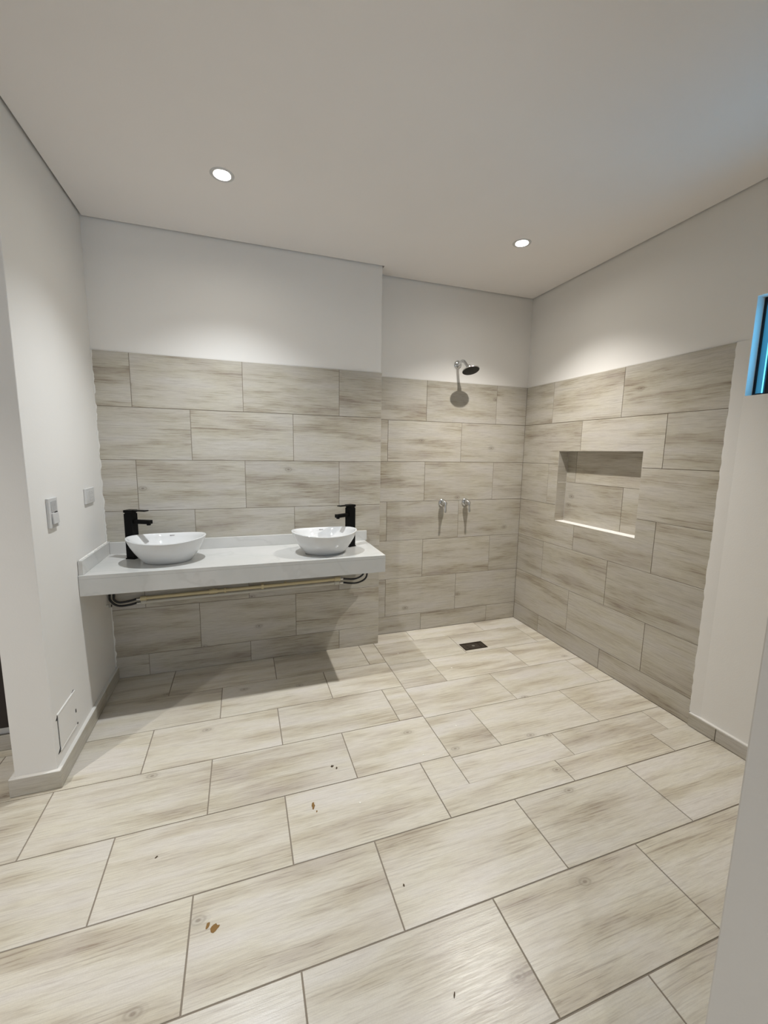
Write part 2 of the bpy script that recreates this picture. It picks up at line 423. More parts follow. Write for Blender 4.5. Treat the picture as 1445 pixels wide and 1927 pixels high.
PNB = plane_mtx((0, 0, NZ0), (0, 1, 0), (-1, 0, 0))   # sill, faces up
tile(wr, PNB, NY0, NY1, -ND, 0.0, M['tile_wall'], 0.0015)
PNT = plane_mtx((0, 0, NZ1), (0, 1, 0), (1, 0, 0))    # head, faces down
tile(wr, PNT, NY0, NY1, 0.0, ND, M['tile_wall'], 0.0015)
# left wall (free end at y = -1.0) and the nook behind it
WT = 0.145; EY = -1.0
wl = obj('wall_left', bx(WX-WT, WX, EY, 0.2, -0.02, TOP, bev=0.004), M['paint'])
tag(wl, 'white painted left wall with switch plates, ending in a square corner', 'wall', kind='structure')
wn = obj('wall_nook', bx(HL-0.1, WX-WT+0.01, -0.66, -0.5, -0.02, TOP), M['paint'])
tag(wn, 'shaded wall seen past the end of the left wall', 'wall', kind='structure')
# front wall whose door jamb shows on the right, hall walls
JX = -1.537
wf = obj('wall_front', bx(JX, 0.1, FY-0.15, FY, -0.02, TOP, bev=0.003), M['paint'])
tag(wf, 'grey shaded end of the front wall at the right edge', 'wall', kind='structure')
wh = obj('wall_hall', bx(HL-0.2, HL, HB-0.2, -0.5, -0.02, TOP), M['paint']); tag(wh, 'white hall wall left of the camera', 'wall', kind='structure')
wh2 = obj('wall_rear', bx(HL, HR, HB-0.2, HB, -0.02, TOP), M['paint']); tag(wh2, 'white hall wall behind the camera', 'wall', kind='structure')

# ceiling: slab stops short of the walls, leaving a dark shadow gap
G = 0.011
lights_xy = [(-2.248, -0.745), (-0.635, -0.705)]
hall_xy = [(-3.65, -1.85), (-2.3, -3.95)]
hr = 0.036
ce = slab('ceiling', plane_mtx((0, 0, H), (1, 0, 0), (0, -1, 0)), HL, HR, -(0.2), -HB, 0.03, M['ceil'],
          holes=[(WX-WT-0.0, WX+G, -0.3, -EY+0.004),                 # over the left wall
                 (WX, SX+G*0.6, -0.3, D-PT+G),                       # over the back wall
                 (SX, 0.3, -0.3, -PT+G),                             # over the shower wall
                 (PT-G, HR+0.1, -0.3, -HB+0.1)]+[(x-hr, x+hr, -y-hr, -y+hr) for x, y in lights_xy+hall_xy])
tag(ce, 'flat white ceiling with a thin dark shadow gap along the walls', 'ceiling', kind='structure')
obj('ceiling_slab', bx(HL-0.2, HR+0.2, HB-0.2, 0.25, TOP, TOP+0.1), M['dark'], ce)

# baseboards
BH = 0.078
bl = obj('baseboard_left', bx(WX-0.001, WX+0.0115, EY-0.0115, -D+0.01, -0.01, BH-0.004), M['grout'])
tag(bl, 'low tile baseboard along the foot of the left wall and its end', 'baseboard', kind='structure')
PL = plane_mtx((WX+0.016, 0, 0), (0, 1, 0), (0, 0, 1))
for a, b_ in ((EY-0.016, -0.40), (-0.40, -D+0.004)): tile(bl, PL, a, b_, 0.0015, BH, M['tile_wall'], 0.002, 0.0075, name='baseboard_tile')
bm = bx(WX-WT-0.012, WX+0.0115, EY-0.0115, EY+0.001, -0.01, BH-0.004); obj('grout', bm, M['grout'], bl)
PE = plane_mtx((0, EY-0.016, 0), (1, 0, 0), (0, 0, 1))
tile(bl, PE, WX-WT-0.016, WX+0.016, 0.0015, BH, M['tile_wall'], 0.0015, 0.0075, name='baseboard_tile')
PF = plane_mtx((WX-WT-0.016, 0, 0), (0, -1, 0), (0, 0, 1))
obj('grout', bx(WX-WT-0.0115, WX-WT+0.001, EY-0.0115, -0.66, -0.01, BH-0.004), M['grout'], bl)
tile(bl, PF, 0.66, -EY+0.016, 0.0015, BH, M['tile_wall'], 0.0015, 0.0075, name='baseboard_tile')
# painted fillet on top of the baseboard
cbm = bmesh.new()
box(cbm, WX-0.001, WX+0.0152, EY+0.0008, -D+0.008, BH-0.006, BH+0.0025)
box(cbm, WX-WT-0.0152, WX+0.0152, EY-0.0152, EY+0.0005, BH-0.006, BH+0.0025)
box(cbm, WX-WT-0.0152, WX-WT+0.001, EY+0.0008, -0.67, BH-0.006, BH+0.0025)
bmesh.ops.bevel(cbm, geom=list(cbm.edges), offset=0.0015, segments=1, affect='EDGES')
obj('paint_fillet', cbm, M['caulk'], bl)
bn = obj('baseboard_nook', bx(HL, WX-WT+0.001, -0.673, -0.659, -0.01, BH-0.004), M['grout'])
tag(bn, 'tile baseboard at the far wall seen through the left opening', 'baseboard', kind='structure')
PK = plane_mtx((0, -0.678, 0), (1, 0, 0), (0, 0, 1))
xs = splits(-4.0, WX-WT-0.003, -3.55)
for a, b_ in zip(xs, xs[1:]): tile(bn, PK, a, b_, 0.0015, BH, M['tile_wall'], 0.002, 0.0075, name='baseboard_tile')
br = obj('baseboard_right', bx(-0.0075, 0.006, FY, -L-0.002, -0.01, BH-0.012), M['grout'])
tag(br, 'low tile baseboard along the right wall past the shower tiles', 'baseboard', kind='structure')
PQ = plane_mtx((-0.012, 0, 0), (0, -1, 0), (0, 0, 1))
for a, b_ in ((L+0.003, 1.656), (1.656, 2.26), (2.26, -FY)): tile(br, PQ, a, b_, 0.0015, 0.071, M['tile_wall'], 0.0035, 0.0075, name='baseboard_tile')
obj('paint_fillet', bx(-0.0105, 0.006, FY, -L-0.004, 0.065, 0.0735, bev=0.0012), M['caulk'], br)

# ragged caulk and paint along the tile edges
def caulk(name, path, wdt, thick, parent, nrm, side, seed=0, step=0.012, amp=0.8):
    """strip along path (a->b), width varies; nrm = out direction, side = direction across the strip"""
    a, b_ = Vector(path[0]), Vector(path[1]); n = int((b_-a).length/step); bm = bmesh.new(); rr = []
    nrm, side = Vector(nrm), Vector(side)
    for i in range(n+1):
        p = a+(b_-a)*i/n
        q = noise.noise(Vector((i*0.23, seed*7.1, 0)))+0.5*noise.noise(Vector((i*0.9, seed*3.3, 5)))
        ww = wdt*max(0.45, 0.8+1.6*amp*q)
        rr.append([bm.verts.new(p-side*0.0015), bm.verts.new(p+nrm*thick), bm.verts.new(p+side*ww*0.6+nrm*thick*0.8), bm.verts.new(p+side*ww)])
    for p, q in zip(rr, rr[1:]):
        for k in range(3): bm.faces.new((p[k], p[k+1], q[k+1], q[k]))
    return obj(name, bm, M['caulk'], parent, smooth=True)
caulk('caulk', ((WX+0.001, -D-0.0003, 0.865), (WX+0.001, -D-0.0003, 1.943)), 0.007, 0.0008, wb, (0, -1, 0), (1, 0, 0), 1)
caulk('caulk', ((WX+0.001, -D-0.0003, 0.08), (WX+0.001, -D-0.0003, 0.68)), 0.006, 0.0008, wb, (0, -1, 0), (1, 0, 0), 2)
caulk('caulk', ((WX, -D+0.0005, 1.9405), (SX, -D+0.0005, 1.9405)), 0.0022, 0.003, wb, (0, 0, 1), (0, -1, 0), 3, 0.02, 0.9)
caulk('caulk', ((SX, 0.0005, 1.9405), (0, 0.0005, 1.9405)), 0.0022, 0.003, wsh, (0, 0, 1), (0, -1, 0), 4, 0.02, 0.9)
caulk('caulk', ((0.0005, 0, 1.9405), (0.0005, -L, 1.9405)), 0.0022, 0.003, wr, (0, 0, 1), (-1, 0, 0), 5, 0.02, 0.9)
pb = bmesh.new(); pr = []                       # paint feathered out from the ragged tile edge to the wall face
for i in range(170):
    z = 0.075+(1.9405-0.075)*i/169
    q = noise.noise(Vector((i*0.31, 4.2, 0)))+0.6*noise.noise(Vector((i*0.08, 9.2, 5)))
    pr.append([pb.verts.new(p) for p in ((-0.0004, -L+0.003+0.005*max(-0.4, q), z), (-0.0002, -L-0.003, z), (PT, -L-0.052, z))])
for p, q in zip(pr, pr[1:]):
    for k in range(2): pb.faces.new((p[k], p[k+1], q[k+1], q[k]))
obj('paint_edge', pb, M['paint'], wr, True)

# ------------------------------------------------------------------ window in the right wall
win = obj('window_1', (lambda: (lambda bm: (box(bm, 0.054, 0.094, WY0, WY0+0.03, WZ0, WZ1), box(bm, 0.054, 0.094, WY1-0.012, WY1, WZ0, WZ1), box(bm, 0.054, 0.094, WY0+0.03, WY1-0.012, WZ0, WZ0+0.012), box(bm, 0.054, 0.094, WY0+0.03, WY1-0.012, WZ1-0.022, WZ1), bm)[-1])(bmesh.new()))(), M['alu'])
tag(win, 'small high window with black aluminium frame at the right edge', 'window', kind='structure')
ym = (WY0+WY1)/2
sf = bmesh.new()
for (ya, yb, xa) in ((WY0+0.03, ym+0.02, 0.060), (ym-0.02, WY1-0.034, 0.076)):
    box(sf, xa, xa+0.014, ya, ya+0.02, WZ0+0.012, WZ1-0.022); box(sf, xa, xa+0.014, yb-0.02, yb, WZ0+0.012, WZ1-0.022)
    box(sf, xa, xa+0.014, ya+0.02, yb-0.02, WZ0+0.012, WZ0+0.028); box(sf, xa, xa+0.014, ya+0.02, yb-0.02, WZ1-0.038, WZ1-0.022)
obj('sash', sf, M['alu'], win)
obj('pane', bx(0.066, 0.069, WY0+0.05, ym, WZ0+0.028, WZ1-0.038), M['glass'], win)
obj('pane', bx(0.082, 0.085, ym, WY1-0.054, WZ0+0.028, WZ1-0.038), M['glass'], win)

# ------------------------------------------------------------------ dark panel added in the nook in place of its unlit shade (dark strip seen past the left wall)
nook_shade = obj('nook_shade_panel', bx(-3.95, WX-WT-0.03, -0.70, -0.665, 0.125, 2.1, bev=0.003), M['wood'])  # M['wood'] is the dark brown standing in for the nook shade
tag(nook_shade, 'dark brown panel standing in for the nook shade, a strip past the left wall', 'shade panel', kind='structure')

# ------------------------------------------------------------------ washbasin counter
CT, CBZ, CX0, CX1, CY0, CY1 = 0.792, 0.688, WX+0.002, -1.400, -0.600, -D-0.002
ct = empty('vanity_countertop', ((CX0+CX1)/2, CY1, CBZ))
tag(ct, 'long white veined stone washbasin counter with deep apron, fixed below the tiles', 'countertop')
def wpart(name, bm, m, parent, smooth=False):
    """build in world coordinates, parent keeping place"""
    o = obj(name, bm, m, parent, smooth)
    p = parent; T = Matrix.Identity(4)
    chain = []
    while p is not None: chain.append(p); p = p.parent
    for q in reversed(chain): T = T @ q.matrix_basis
    o.matrix_parent_inverse = T.inverted()
    return o
wpart('top_slab', bx(CX0, CX1, CY0, CY1, CT-0.02, CT, bev=0.0012), M['marble'], ct)
wpart('front_apron', bx(CX0, CX1, CY0, CY0+0.02, CBZ, CT-0.0202, bev=0.0008), M['marble'], ct)
wpart('side_apron', bx(CX1-0.02, CX1, CY0+0.0202, CY1, CBZ, CT-0.0202, bev=0.0008), M['marble'], ct)
wpart('backsplash', bx(CX0+0.0205, CX1+0.012, CY1-0.02, CY1, CT, CT+0.068, bev=0.0012), M['marble'], ct)
wpart('side_splash', bx(CX0, CX0+0.02, CY0+0.008, CY1, CT, CT+0.072, bev=0.0012), M['marble'], ct)
caulk('caulk', ((CX0+0.003, CY0+0.01, CT+0.0725), (CX0+0.003, CY1, CT+0.0725)), 0.010, 0.002, None, (0, 0, 1), (1, 0, 0), 9, 0.012, 0.9)
for o_ in list(C.objects):
    if o_.name.startswith('caulk') and o_.parent is None:
        o_.parent = ct; o_.matrix_parent_inverse = ct.matrix_basis.inverted()

# ------------------------------------------------------------------ vessel basins
def basin_bm():
    bm = bmesh.new(); seg = 72
    A, B_ = 0.200, 0.168
    def zr(t): return 0.126+0.014*math.cos(t)**2            # rim rises towards both tips
    def ring(fa, fb, zf, inset=0.0):
        out = []
        for i in range(seg):
            t = 2*PI*i/seg
            e = 1.0
            out.append(bm.verts.new(((A*fa-inset)*math.cos(t), (B_*fb-inset)*math.sin(t), zf(t))))
        return out
    prof = []
    # outside, bottom up: (scale a, scale b, height fraction)
    for fa, fb, h in ((0.50, 0.46, 0.0), (0.575, 0.525, 0.0), (0.60, 0.55, 0.02), (0.66, 0.62, 0.12), (0.745, 0.72, 0.28), (0.83, 0.815, 0.46), (0.905, 0.895, 0.65), (0.96, 0.955, 0.83), (0.99, 0.988, 0.95)):
        prof.append(ring(fa, fb, lambda t, h=h: zr(t)*h))
    prof.append(ring(1, 1, lambda t: zr(t)-0.003)); prof.append(ring(1, 1, zr, 0.0015)); prof.append(ring(1, 1, lambda t: zr(t)+0.0006, 0.005))
    prof.append(ring(1, 1, lambda t: zr(t)-0.001, 0.009))
    for fa, fb, h in ((0.915, 0.90, 0.95), (0.88, 0.86, 0.86), (0.81, 0.775, 0.72), (0.71, 0.655, 0.54), (0.58, 0.52, 0.38), (0.43, 0.385, 0.25), (0.28, 0.26, 0.17), (0.14, 0.14, 0.135)):
        prof.append(ring(fa, fb, lambda t, h=h: zr(t)*h))
    for a, b_ in zip(prof, prof[1:]):
        for i in range(seg): bm.faces.new((a[i], a[(i+1) % seg], b_[(i+1) % seg], b_[i]))
    bm.faces.new(prof[0][::-1]); bm.faces.new(prof[-1])
    return bm
def make_basin(loc, label):
    r = empty('vessel_basin', loc)
    tag(r, label, 'washbasin', 'vessel basins on the stone counter')
    obj('bowl', basin_bm(), M['ceramic'], r, smooth=True)
    dm = lathe(bmesh.new(), [(0.030, 0.0), (0.032, 0.003), (0.026, 0.006), (0.022, 0.0045), (0.005, 0.008)], 28, Matrix.Translation((0, 0, 0.0175)))
    obj('drain_plug', dm, M['chrome'], r, smooth=True)
    # small grey printed mark inside the far rim: four tiny strokes, too small to read
    pb = bmesh.new()
    for i in range(6):
        x = 0.002+i*0.0042
        hh = 0.0022 if i else 0.0032
        box(pb, x, x+0.0030, 0, 0.0006, -hh, hh)
    pm = obj('printed_mark', pb, M['badge'], r)
    pm.location = (-0.009, 0.1462, 0.1140); pm.rotation_euler = (math.radians(-30), 0, 0)
    return r
b1 = make_basin((-2.608, -0.396, CT), 'white oval ceramic vessel basin on the counter end nearest the switches')
b2 = make_basin((-1.737, -0.425, CT), 'white oval ceramic vessel basin on the counter end nearest the shower')

# ------------------------------------------------------------------ tall black faucets
def make_faucet(loc, rz, label):
    r = empty('basin_faucet', loc, rz)
    tag(r, label, 'faucet', 'tall black faucets beside the basins')
    s = 0.024
    obj('base_plate', bx(-s-0.003, s+0.003, -s-0.003, s+0.003, 0, 0.006, bev=0.0012), M['black'], r)
    obj('body', bx(-s, s, -s, s, 0.006, 0.256, bev=0.0022), M['black'], r)
    obj('collar', bx(-s+0.004, s-0.004, -s+0.004, s-0.004, 0.2555, 0.262), M['black'], r)
    lb = bmesh.new()
    box(lb, -s-0.001, s+0.001, -s-0.001, s+0.001, 0.2615, 0.276, bev=0.0018)
    lv = obj('lever_handle', lb, M['black'], r)
    t = bx(0.0, 0.078, -0.017, 0.017, -0.0028, 0.0028, bev=0.001, mtx=Matrix.Translation((s-0.004, 0, 0.2725)) @ Matrix.Rotation(math.radians(0), 4, 'Y'))
    obj('lever_blade', t, M['black'], lv)
    sp = obj('spout', bx(0.018, 0.120, -0.0145, 0.0145, 0.200, 0.221, bev=0.0018), M['black'], r)
    am = lathe(bmesh.new(), [(0.0095, -0.007), (0.0105, -0.006), (0.0105, 0.002)], 20, Matrix.Translation((0.105, 0, 0.1995)))
    obj('aerator', am, M['black'], sp, smooth=True)
    return r
make_faucet((-2.800, -0.290, CT), math.radians(-25), 'tall square black faucet between left wall and its basin')
make_faucet((-1.545, -0.305, CT), math.radians(180+28), 'tall square black faucet near the free right end of the counter')

# ------------------------------------------------------------------ pipes and hoses under the counter
PY = -0.165
pu = empty('supply_pipes', (-2.2, PY, 0.49)); tag(pu, 'pair of cream plastic water pipes running under the stone counter', 'pipes')
def vp(*p): return [Vector(q) for q in p]
wpart('upper_pipe', tube(bmesh.new(), vp((-2.80, PY, 0.511), (-1.60, PY, 0.529)), 0.0095), M['cream'], pu, True)
wpart('lower_pipe', tube(bmesh.new(), vp((-2.79, PY, 0.487), (-1.60, PY, 0.502)), 0.0095), M['wpipe'], pu, True)
def fitting(x, z, l=0.035, r=0.0135, m='cream'):
    wpart('pipe_fitting', tube(bmesh.new(), vp((x-l/2, PY, z), (x-l/2+0.001, PY, z), (x+l/2-0.001, PY, z+l*0.015), (x+l/2, PY, z+l*0.015)), [r*0.85, r, r, r*0.85]), M[m], pu, True)
fitting(-2.40, 0.517, 0.05); fitting(-2.33, 0.518, 0.012, 0.0145)
wpart('pipe_fitting', tube(bmesh.new(), vp((-2.40, PY, 0.517), (-2.40, PY+0.031, 0.517)), 0.0115), M['cream'], pu, True)
wpart('pipe_fitting', tube(bmesh.new(), vp((-1.95, PY, 0.524), (-1.95, PY+0.031, 0.522)), 0.0115), M['cream'], pu, True)
fitting(-2.79, 0.511); fitting(-2.79, 0.487, 0.03, 0.0135, 'wpipe'); fitting(-1.60, 0.529, 0.04); fitting(-1.605, 0.502, 0.035, 0.0135, 'wpipe')
for x in (-2.10,):
    wpart('pipe_clip', bx(x-0.008, x+0.008, PY-0.012, -D, 0.508, 0.536), M['cream'], pu)
# metal couplings at the hose ends
for x, z in ((-2.816, 0.511), (-2.816, 0.487), (-1.572, 0.5295), (-1.572, 0.5025)):
    wpart('coupling', tube(bmesh.new(), vp((x-0.012, PY, z), (x+0.012, PY, z)), 0.008, 6), M['chrome'], pu)
def hose(pts, label):
    o = obj('flexible_hose', tube(bmesh.new(), vp(*pts), 0.0062, 10, 6), M['hose'], None, True)
    return tag(o, label, 'hose', 'black flexible hoses under the counter')
hose([(-1.563, PY, 0.5295), (-1.52, PY-0.002, 0.523), (-1.475, PY-0.004, 0.522), (-1.430, PY-0.008, 0.540), (-1.415, PY-0.02, 0.575), (-1.43, PY-0.07, 0.68), (-1.50, PY-0.10, 0.76), (-1.535, -0.30, CT-0.02)], 'upper black hose loop at the right pipe ends under the counter')
hose([(-1.563, PY, 0.5025), (-1.51, PY, 0.492), (-1.455, PY-0.003, 0.492), (-1.405, PY-0.008, 0.515), (-1.392, PY-0.02, 0.56), (-1.425, PY-0.07, 0.66), (-1.51, PY-0.12, 0.75), (-1.555, -0.312, CT-0.02)], 'lower black hose loop at the right pipe ends under the counter')
hose([(-2.825, PY, 0.511), (-2.865, PY-0.003, 0.503), (-2.915, PY-0.006, 0.500), (-2.940, PY-0.012, 0.520), (-2.938, PY-0.02, 0.56), (-2.92, PY-0.06, 0.68), (-2.85, PY-0.10, 0.76), (-2.805, -0.285, CT-0.02)], 'upper black hose from the left pipe end beside the left wall')
hose([(-2.825, PY, 0.487), (-2.87, PY-0.001, 0.478), (-2.925, PY-0.004, 0.480), (-2.957, PY-0.016, 0.515), (-2.957, PY-0.03, 0.56), (-2.935, PY-0.08, 0.68), (-2.84, PY-0.13, 0.76), (-2.795, -0.300, CT-0.02)], 'lower black hose from the left pipe end beside the left wall')
va = empty('angle_valve', (WX, PY-0.05, 0.500)); tag(va, 'small white and metal pipe stub where the left hoses bend', 'valve')
obj('stub', tube(bmesh.new(), vp((0, 0, 0), (0.020, 0, 0)), 0.010), M['wpipe'], va, True)
obj('nut', tube(bmesh.new(), vp((0.014, 0, 0), (0.026, 0, 0.0)), 0.012, 6), M['chrome'], va)

# ------------------------------------------------------------------ shower head
sh = empty('rain_shower', (-0.637, 0, 2.068)); tag(sh, 'round rain shower head on a short chrome arm above the tiles', 'shower head')
YW = PT
fl = lathe(bmesh.new(), [(0.0315, 0.0), (0.0315, 0.003), (0.029, 0.007), (0.020, 0.011), (0.013, 0.013), (0.012, 0.016)], 40, frame((0, -1, 0), (0, YW, 0)))
obj('wall_flange', fl, M['chrome'], sh, True)
obj('arm', tube(bmesh.new(), vp((0, YW-0.012, 0), (0, -0.04, 0.012), (0.001, -0.066, 0.016), (0.004, -0.086, 0.008), (0.008, -0.105, -0.012), (0.012, -0.122, -0.033)), 0.0100, 18, 5), M['chrome'], sh, True)
hc = Vector((0.019, -0.160, -0.068)); hn = Vector((0.03, -math.sin(math.radians(20)), -math.cos(math.radians(20)))).normalized()
base = hc-hn*0.034
obj('ball_joint', lathe(bmesh.new(), [(0.008, -0.012), (0.0125, -0.010), (0.0135, 0.0), (0.0145, 0.006), (0.0125, 0.016), (0.014, 0.020), (0.018, 0.024)], 28, frame(hn, Vector((0.012, -0.122, -0.033))+(base-Vector((0.012, -0.122, -0.033)))*0.55)), M['chrome'], sh, True)
obj('head_shell', lathe(bmesh.new(), [(0.014, -0.026), (0.018, -0.020), (0.026, -0.014), (0.045, -0.009), (0.0605, -0.006), (0.0625, -0.003), (0.0625, 0.0), (0.0605, 0.0015)], 56, frame(hn, hc)), M['chrome'], sh, True)
fp = obj('spray_face', lathe(bmesh.new(), [(0.0600, 0.0), (0.0600, 0.0022), (0.058, 0.0030)], 56, frame(hn, hc)), M['rubber'], sh, True)
nb = bmesh.new(); fm = frame(hn, hc)
for ring_, n_ in ((0.0, 1), (0.011, 6), (0.022, 12), (0.033, 18), (0.044, 24), (0.053, 30)):
    for i in range(n_):
        a = 2*PI*i/n_
        lathe(nb, [(0.0017, 0.0028), (0.0014, 0.0042)], 6, fm @ Matrix.Translation((ring_*math.cos(a), ring_*math.sin(a), 0)))
nz = obj('nozzles', nb, M['nozzle'], fp); nz['kind'] = 'stuff'

# ------------------------------------------------------------------ shower valves
def make_valve(x, label, lean):
    r = empty('shower_valve', (x, 0, 1.024)); tag(r, label, 'valve', 'chrome shower valves')
    obj('escutcheon', lathe(bmesh.new(), [(0.030, 0.0), (0.030, 0.002), (0.028, 0.006), (0.020, 0.010), (0.016, 0.011)], 36, frame((0, -1, 0), (0, -0.0005, 0))), M['chrome'], r, True)
    obj('stem', lathe(bmesh.new(), [(0.0125, 0.0), (0.0125, 0.014), (0.0205, 0.016), (0.0225, 0.020), (0.0215, 0.034), (0.0180, 0.044), (0.0130, 0.050), (0.0120, 0.058), (0.0090, 0.062)], 32, frame((0, -1, 0), (0, -0.009, 0))), M['chrome'], r, True)
    lm = bmesh.new()
    prof = [(0.0065, 0.0090), (0.0070, 0.0100), (0.0060, 0.0085), (0.0050, 0.0075), (0.0045, 0.0080), (0.0035, 0.0090), (0.0022, 0.0070)]
    rings = []
    for k, (th, wd) in enumerate(prof):
        z = 0.010-k*0.0135; y = -0.066-0.0015*k*0.6
        rings.append([lm.verts.new((wd*math.cos(2*PI*i/14)+lean*k, y+th*math.sin(2*PI*i/14), z)) for i in range(14)])
    for a, b_ in zip(rings, rings[1:]):
        for i in range(14): lm.faces.new((a[i], a[(i+1) % 14], b_[(i+1) % 14], b_[i]))
    lm.faces.new(rings[0]); lm.faces.new(rings[-1])
    obj('lever', lm, M['chrome'], r, True)
    return r
make_valve(-0.731, 'chrome lever shower valve on the tile joint, the one nearer the washbasins', -0.0006)
make_valve(-0.527, 'chrome lever shower valve on the tile joint, the one nearer the niche corner', 0.0004)

# ------------------------------------------------------------------ floor drain
dx0, dx1, dy0, dy1 = DR
fd = empty('floor_drain', ((dx0+dx1)/2, (dy0+dy1)/2, 0)); tag(fd, 'rectangular dark bronze grate drain set in the shower floor', 'drain')
cx, cy = (dx0+dx1)/2, (dy0+dy1)/2; hw, hh = (dx1-dx0)/2-0.002, (dy1-dy0)/2-0.002
fr = bmesh.new(); tfr = 0.007
box(fr, -hw, hw, -hh, -hh+tfr, -0.012, 0.0006); box(fr, -hw, hw, hh-tfr, hh, -0.012, 0.0006)
box(fr, -hw, -hw+tfr, -hh+tfr, hh-tfr, -0.012, 0.0006); box(fr, hw-tfr, hw, -hh+tfr, hh-tfr, -0.012, 0.0006)
obj('frame', fr, M['bronze'], fd)
obj('sump', bx(-hw+tfr, hw-tfr, -hh+tfr, hh-tfr, -0.018, -0.0025), M['dark'], fd)
nbar = 7
for i in range(nbar):
    yy = -hh+tfr+(2*hh-2*tfr)*(i+0.5)/nbar
    obj('bar', bx(-hw+tfr, hw-tfr, yy-0.0034, yy+0.0034, -0.006, -0.0002), M['bronze'], fd)
for xx in (-0.05, 0.05): obj('bar', bx(xx-0.003, xx+0.003, -hh+tfr, hh-tfr, -0.007, -0.0008), M['bronze'], fd)
obj('screw', lathe(bmesh.new(), [(0.0115, -0.004), (0.0115, 0.0004), (0.009, 0.0012), (0.003, 0.0002)], 24), M['chrome'], fd, True)

# ------------------------------------------------------------------ ceiling downlights
def make_downlight(x, y, label, power, group, col, ang):
    r = empty('downlight', (x, y, H)); tag(r, label, 'ceiling light', group)
    obj('trim_ring', lathe(bmesh.new(), [(0.0300, 0.018), (0.0352, 0.0), (0.0365, -0.002), (0.046, -0.003), (0.0510, -0.0015), (0.0522, 0.0)], 48, cap=False), M['plastic'], r, True)
    obj('housing', lathe(bmesh.new(), [(0.0305, 0.018), (0.0305, 0.036), (0.010, 0.040)], 40), M['plastic'], r, True)
    obj('lens', lathe(bmesh.new(), [(0.0298, 0.016), (0.0298, 0.010), (0.024, 0.007), (0.010, 0.006)], 40), M['lamp'], r, True)
    s = lamp('bulb', 'SPOT', (0, 0, 0.001), power, col, r, spot_size=math.radians(ang), spot_blend=1.0, shadow_soft_size=0.018)
    return r
make_downlight(*lights_xy[0], 'lit round recessed downlight in the ceiling above the washbasins', P_LAMP[0], 'recessed downlights', LAMP_COL[0], 112)
make_downlight(*lights_xy[1], 'lit round recessed downlight in the ceiling above the shower', P_LAMP[1], 'recessed downlights', LAMP_COL[1], 114)
make_downlight(*hall_xy[0], 'recessed hall downlight left of the camera, outside the picture', P_HALL*1.7, None, LAMP_COL[2], 95)
make_downlight(*hall_xy[1], 'recessed hall downlight behind the camera, outside the picture', P_HALL, None, LAMP_COL[2], 105)

# ------------------------------------------------------------------ switch plates, access panel
XW = WX
sw = empty('light_switch', (XW, -0.822, 1.133)); tag(sw, 'white vertical switch and socket plate on the left wall, nearer the opening', 'switch')
obj('cover_plate', bx(0, 0.011, -0.043, 0.043, -0.0625, 0.0625, bev=0.002), M['plastic'], sw)
obj('rocker', bx(0.0105, 0.0165, -0.026, 0.030, -0.047, -0.002, bev=0.0015, mtx=Matrix.Rotation(math.radians(-3), 4, 'Y')), M['plastic'], sw)
so_ = obj('socket', bx(0.0105, 0.0125, -0.026, 0.030, 0.004, 0.050, bev=0.0008), M['plastic_grey'], sw)
hb = bmesh.new()
for yy, zz in ((-0.010, 0.033), (0.010, 0.033), (0.0, 0.018)): box(hb, 0.0122, 0.0128, yy-0.0025, yy+0.0025, zz-0.006, zz+0.006)
obj('socket_slots', hb, M['plastic_grey'], so_)
obj('gap', bx(0.0112, 0.0122, 0.005, 0.034, -0.0015, 0.0025), M['dark'], sw)
ot = empty('wall_outlet', (XW, -0.360, 1.158)); tag(ot, 'white horizontal outlet plate on the left wall, beside the tile edge', 'outlet')
obj('cover_plate', bx(0, 0.010, -0.066, 0.066, -0.040, 0.040, bev=0.003), M['plastic'], ot)
s1 = obj('socket', bx(0.0095, 0.0115, -0.010, 0.050, -0.026, 0.026, bev=0.0008), M['plastic'], ot)
hb = bmesh.new()
for yy, zz in ((0.008, 0.010), (0.008, -0.010), (0.032, 0.010), (0.032, -0.010), (0.020, 0.018)): box(hb, 0.0113, 0.0118, yy-0.0045, yy+0.0045, zz-0.0018, zz+0.0018)
obj('socket_slots', hb, M['plastic_grey'], s1)
obj('blank_cover', bx(0.0095, 0.0112, -0.054, -0.016, -0.026, 0.026, bev=0.0006), M['plastic'], ot)

ap = empty('access_panel', (XW, -0.865, 0.215)); tag(ap, 'square white access panel set crooked in the left wall above the baseboard', 'panel')
obj('panel_plate', bx(-0.004, 0.0045, -0.090, 0.092, -0.082, 0.080, bev=0.001), M['paint'], ap)
fr = bmesh.new()
box(fr, -0.002, 0.0060, -0.094, 0.096, 0.0775, 0.083, bev=0.0012); obj('rim', fr, M['paint'], ap); fr = bmesh.new(); box(fr, -0.002, 0.0060, -0.092, 0.094, -0.085, -0.080, bev=0.0012)
obj('rim', fr, M['paint'], ap)
obj('gap', bx(-0.001, 0.0008, -0.0935, -0.0895, -0.080, 0.082), M['dark'], ap)
def tri(pts, x=0.0014):
    bm = bmesh.new(); a = [bm.verts.new((0.0002, *p)) for p in pts]; c_ = [bm.verts.new((x, *p)) for p in pts]
    bm.faces.new(a); bm.faces.new(c_[::-1]); n = len(pts)
    for i in range(n): bm.faces.new((a[i], a[(i+1) % n], c_[(i+1) % n], c_[i]))
    return bm
obj('broken_corner', tri([(-0.090, -0.068), (-0.114, -0.086), (-0.090, -0.088)]), M['dark'], ap)
obj('broken_corner', tri([(-0.090, 0.075), (-0.107, 0.062), (-0.092, 0.056)]), M['dark'], ap)
obj('broken_corner', tri([(0.070, 0.0845), (0.094, 0.088), (0.090, 0.0845)]), M['dark'], ap)
obj('keyhole', bx(0.0052, 0.0062, 0.082, 0.089, -0.022, -0.006), M['dark'], ap)
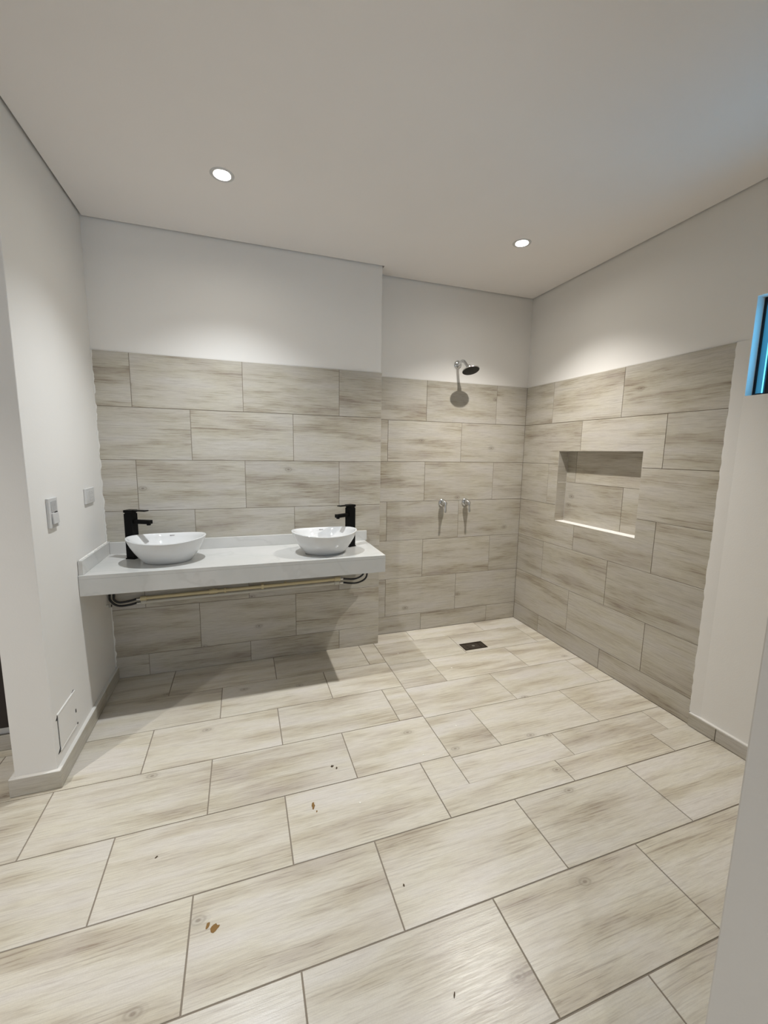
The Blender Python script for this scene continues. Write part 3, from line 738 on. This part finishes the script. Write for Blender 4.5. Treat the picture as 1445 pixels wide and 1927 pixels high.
obj('keyhole', bx(0.0070, 0.0080, 0.084, 0.092, -0.082, -0.074), M['dark'], ap)

# ------------------------------------------------------------------ small debris on the floor
def flake(name, x, y, ln, wd, rz, m, label, cat, group=None, seed=0, th=0.0012):
    rnd = random.Random(seed); n = 12; bm = bmesh.new()
    rim = []; top = []
    for i in range(n):
        a = 2*PI*i/n; k = 0.75+0.5*rnd.random()
        rim.append(bm.verts.new((ln/2*k*math.cos(a), wd/2*k*math.sin(a), 0)))
        top.append(bm.verts.new((ln/2*k*0.8*math.cos(a), wd/2*k*0.8*math.sin(a), th*(0.6+0.6*rnd.random()))))
    for i in range(n): bm.faces.new((rim[i], rim[(i+1) % n], top[(i+1) % n], top[i]))
    bm.faces.new(top); bm.faces.new(rim[::-1])
    o = obj(name, bm, m); o.location = (x, y, 0.0003); o.rotation_euler = (0, 0, rz)
    return tag(o, label, cat, group)
flake('floor_chip', -1.977, -1.424, 0.034, 0.012, 1.45, M['stain'], 'brown curled flake lying on a mid-floor tile below the left basin', 'debris', seed=1, th=0.003)
flake('floor_chip', -1.968, -1.455, 0.010, 0.006, 1.4, M['stain'], 'tiny brown crumb just in front of the brown curled flake', 'debris', seed=12)
flake('floor_stain', -2.325, -1.766, 0.025, 0.021, 0.3, M['stain'], 'brown patchy splash of dried adhesive on a front left tile', 'debris', seed=2, th=0.0008)
flake('floor_stain', -2.345, -1.752, 0.018, 0.010, 1.3, M['stain'], 'small brown smear touching the brown patchy splash', 'debris', seed=3, th=0.0007)
flake('floor_crumb', -1.862, -1.240, 0.015, 0.009, 0.3, M['crumb'], 'dark crumb on the tile behind the brown flake, the left of two', 'debris', 'crumbs on the floor', 4, 0.004)
flake('floor_crumb', -1.845, -1.257, 0.010, 0.007, 1.2, M['crumb'], 'dark crumb on the tile behind the brown flake, the right of two', 'debris', 'crumbs on the floor', 5, 0.004)
flake('floor_crumb', -1.722, -2.127, 0.014, 0.004, 1.0, M['crumb'], 'thin dark splinter on the tile at the bottom edge of the picture', 'debris', 'crumbs on the floor', 6)
flake('floor_crumb', -2.530, -1.47, 0.012, 0.006, 0.8, M['crumb'], 'dark crumb on the left front tile, away from the adhesive splash', 'debris', 'crumbs on the floor', 7)
flake('floor_crumb', -1.745, -1.825, 0.012, 0.006, 1.6, M['crumb'], 'dark crumb beside a cross joint in the middle of the floor', 'debris', 'crumbs on the floor', 8)
for i, (x, y, lb) in enumerate(((-1.795, -1.468, 'white chip right of the brown curled flake'), (-1.44, -1.30, 'white chip beside the shower floor border'), (-1.19, -1.155, 'white chip on the near left shower floor tile'),
                               (-0.93, -0.62, 'white chip in the middle of the shower floor'), (-1.20, -0.33, 'white chip on the shower floor beside the back wall corner'))):
    flake('floor_chip', x, y, 0.010, 0.007, i, M['chip'], lb, 'debris', 'white chips on the floor', 20+i, 0.002)

# outdoors: a dark wall added to hide the bright sky behind the window
ow = obj('sky_blocker', bx(2.6, 2.8, -1.9, 6.0, -0.1, 3.1), M['blocker'])
tag(ow, 'dark added screen hiding the bright sky behind the small window', 'wall', kind='structure')
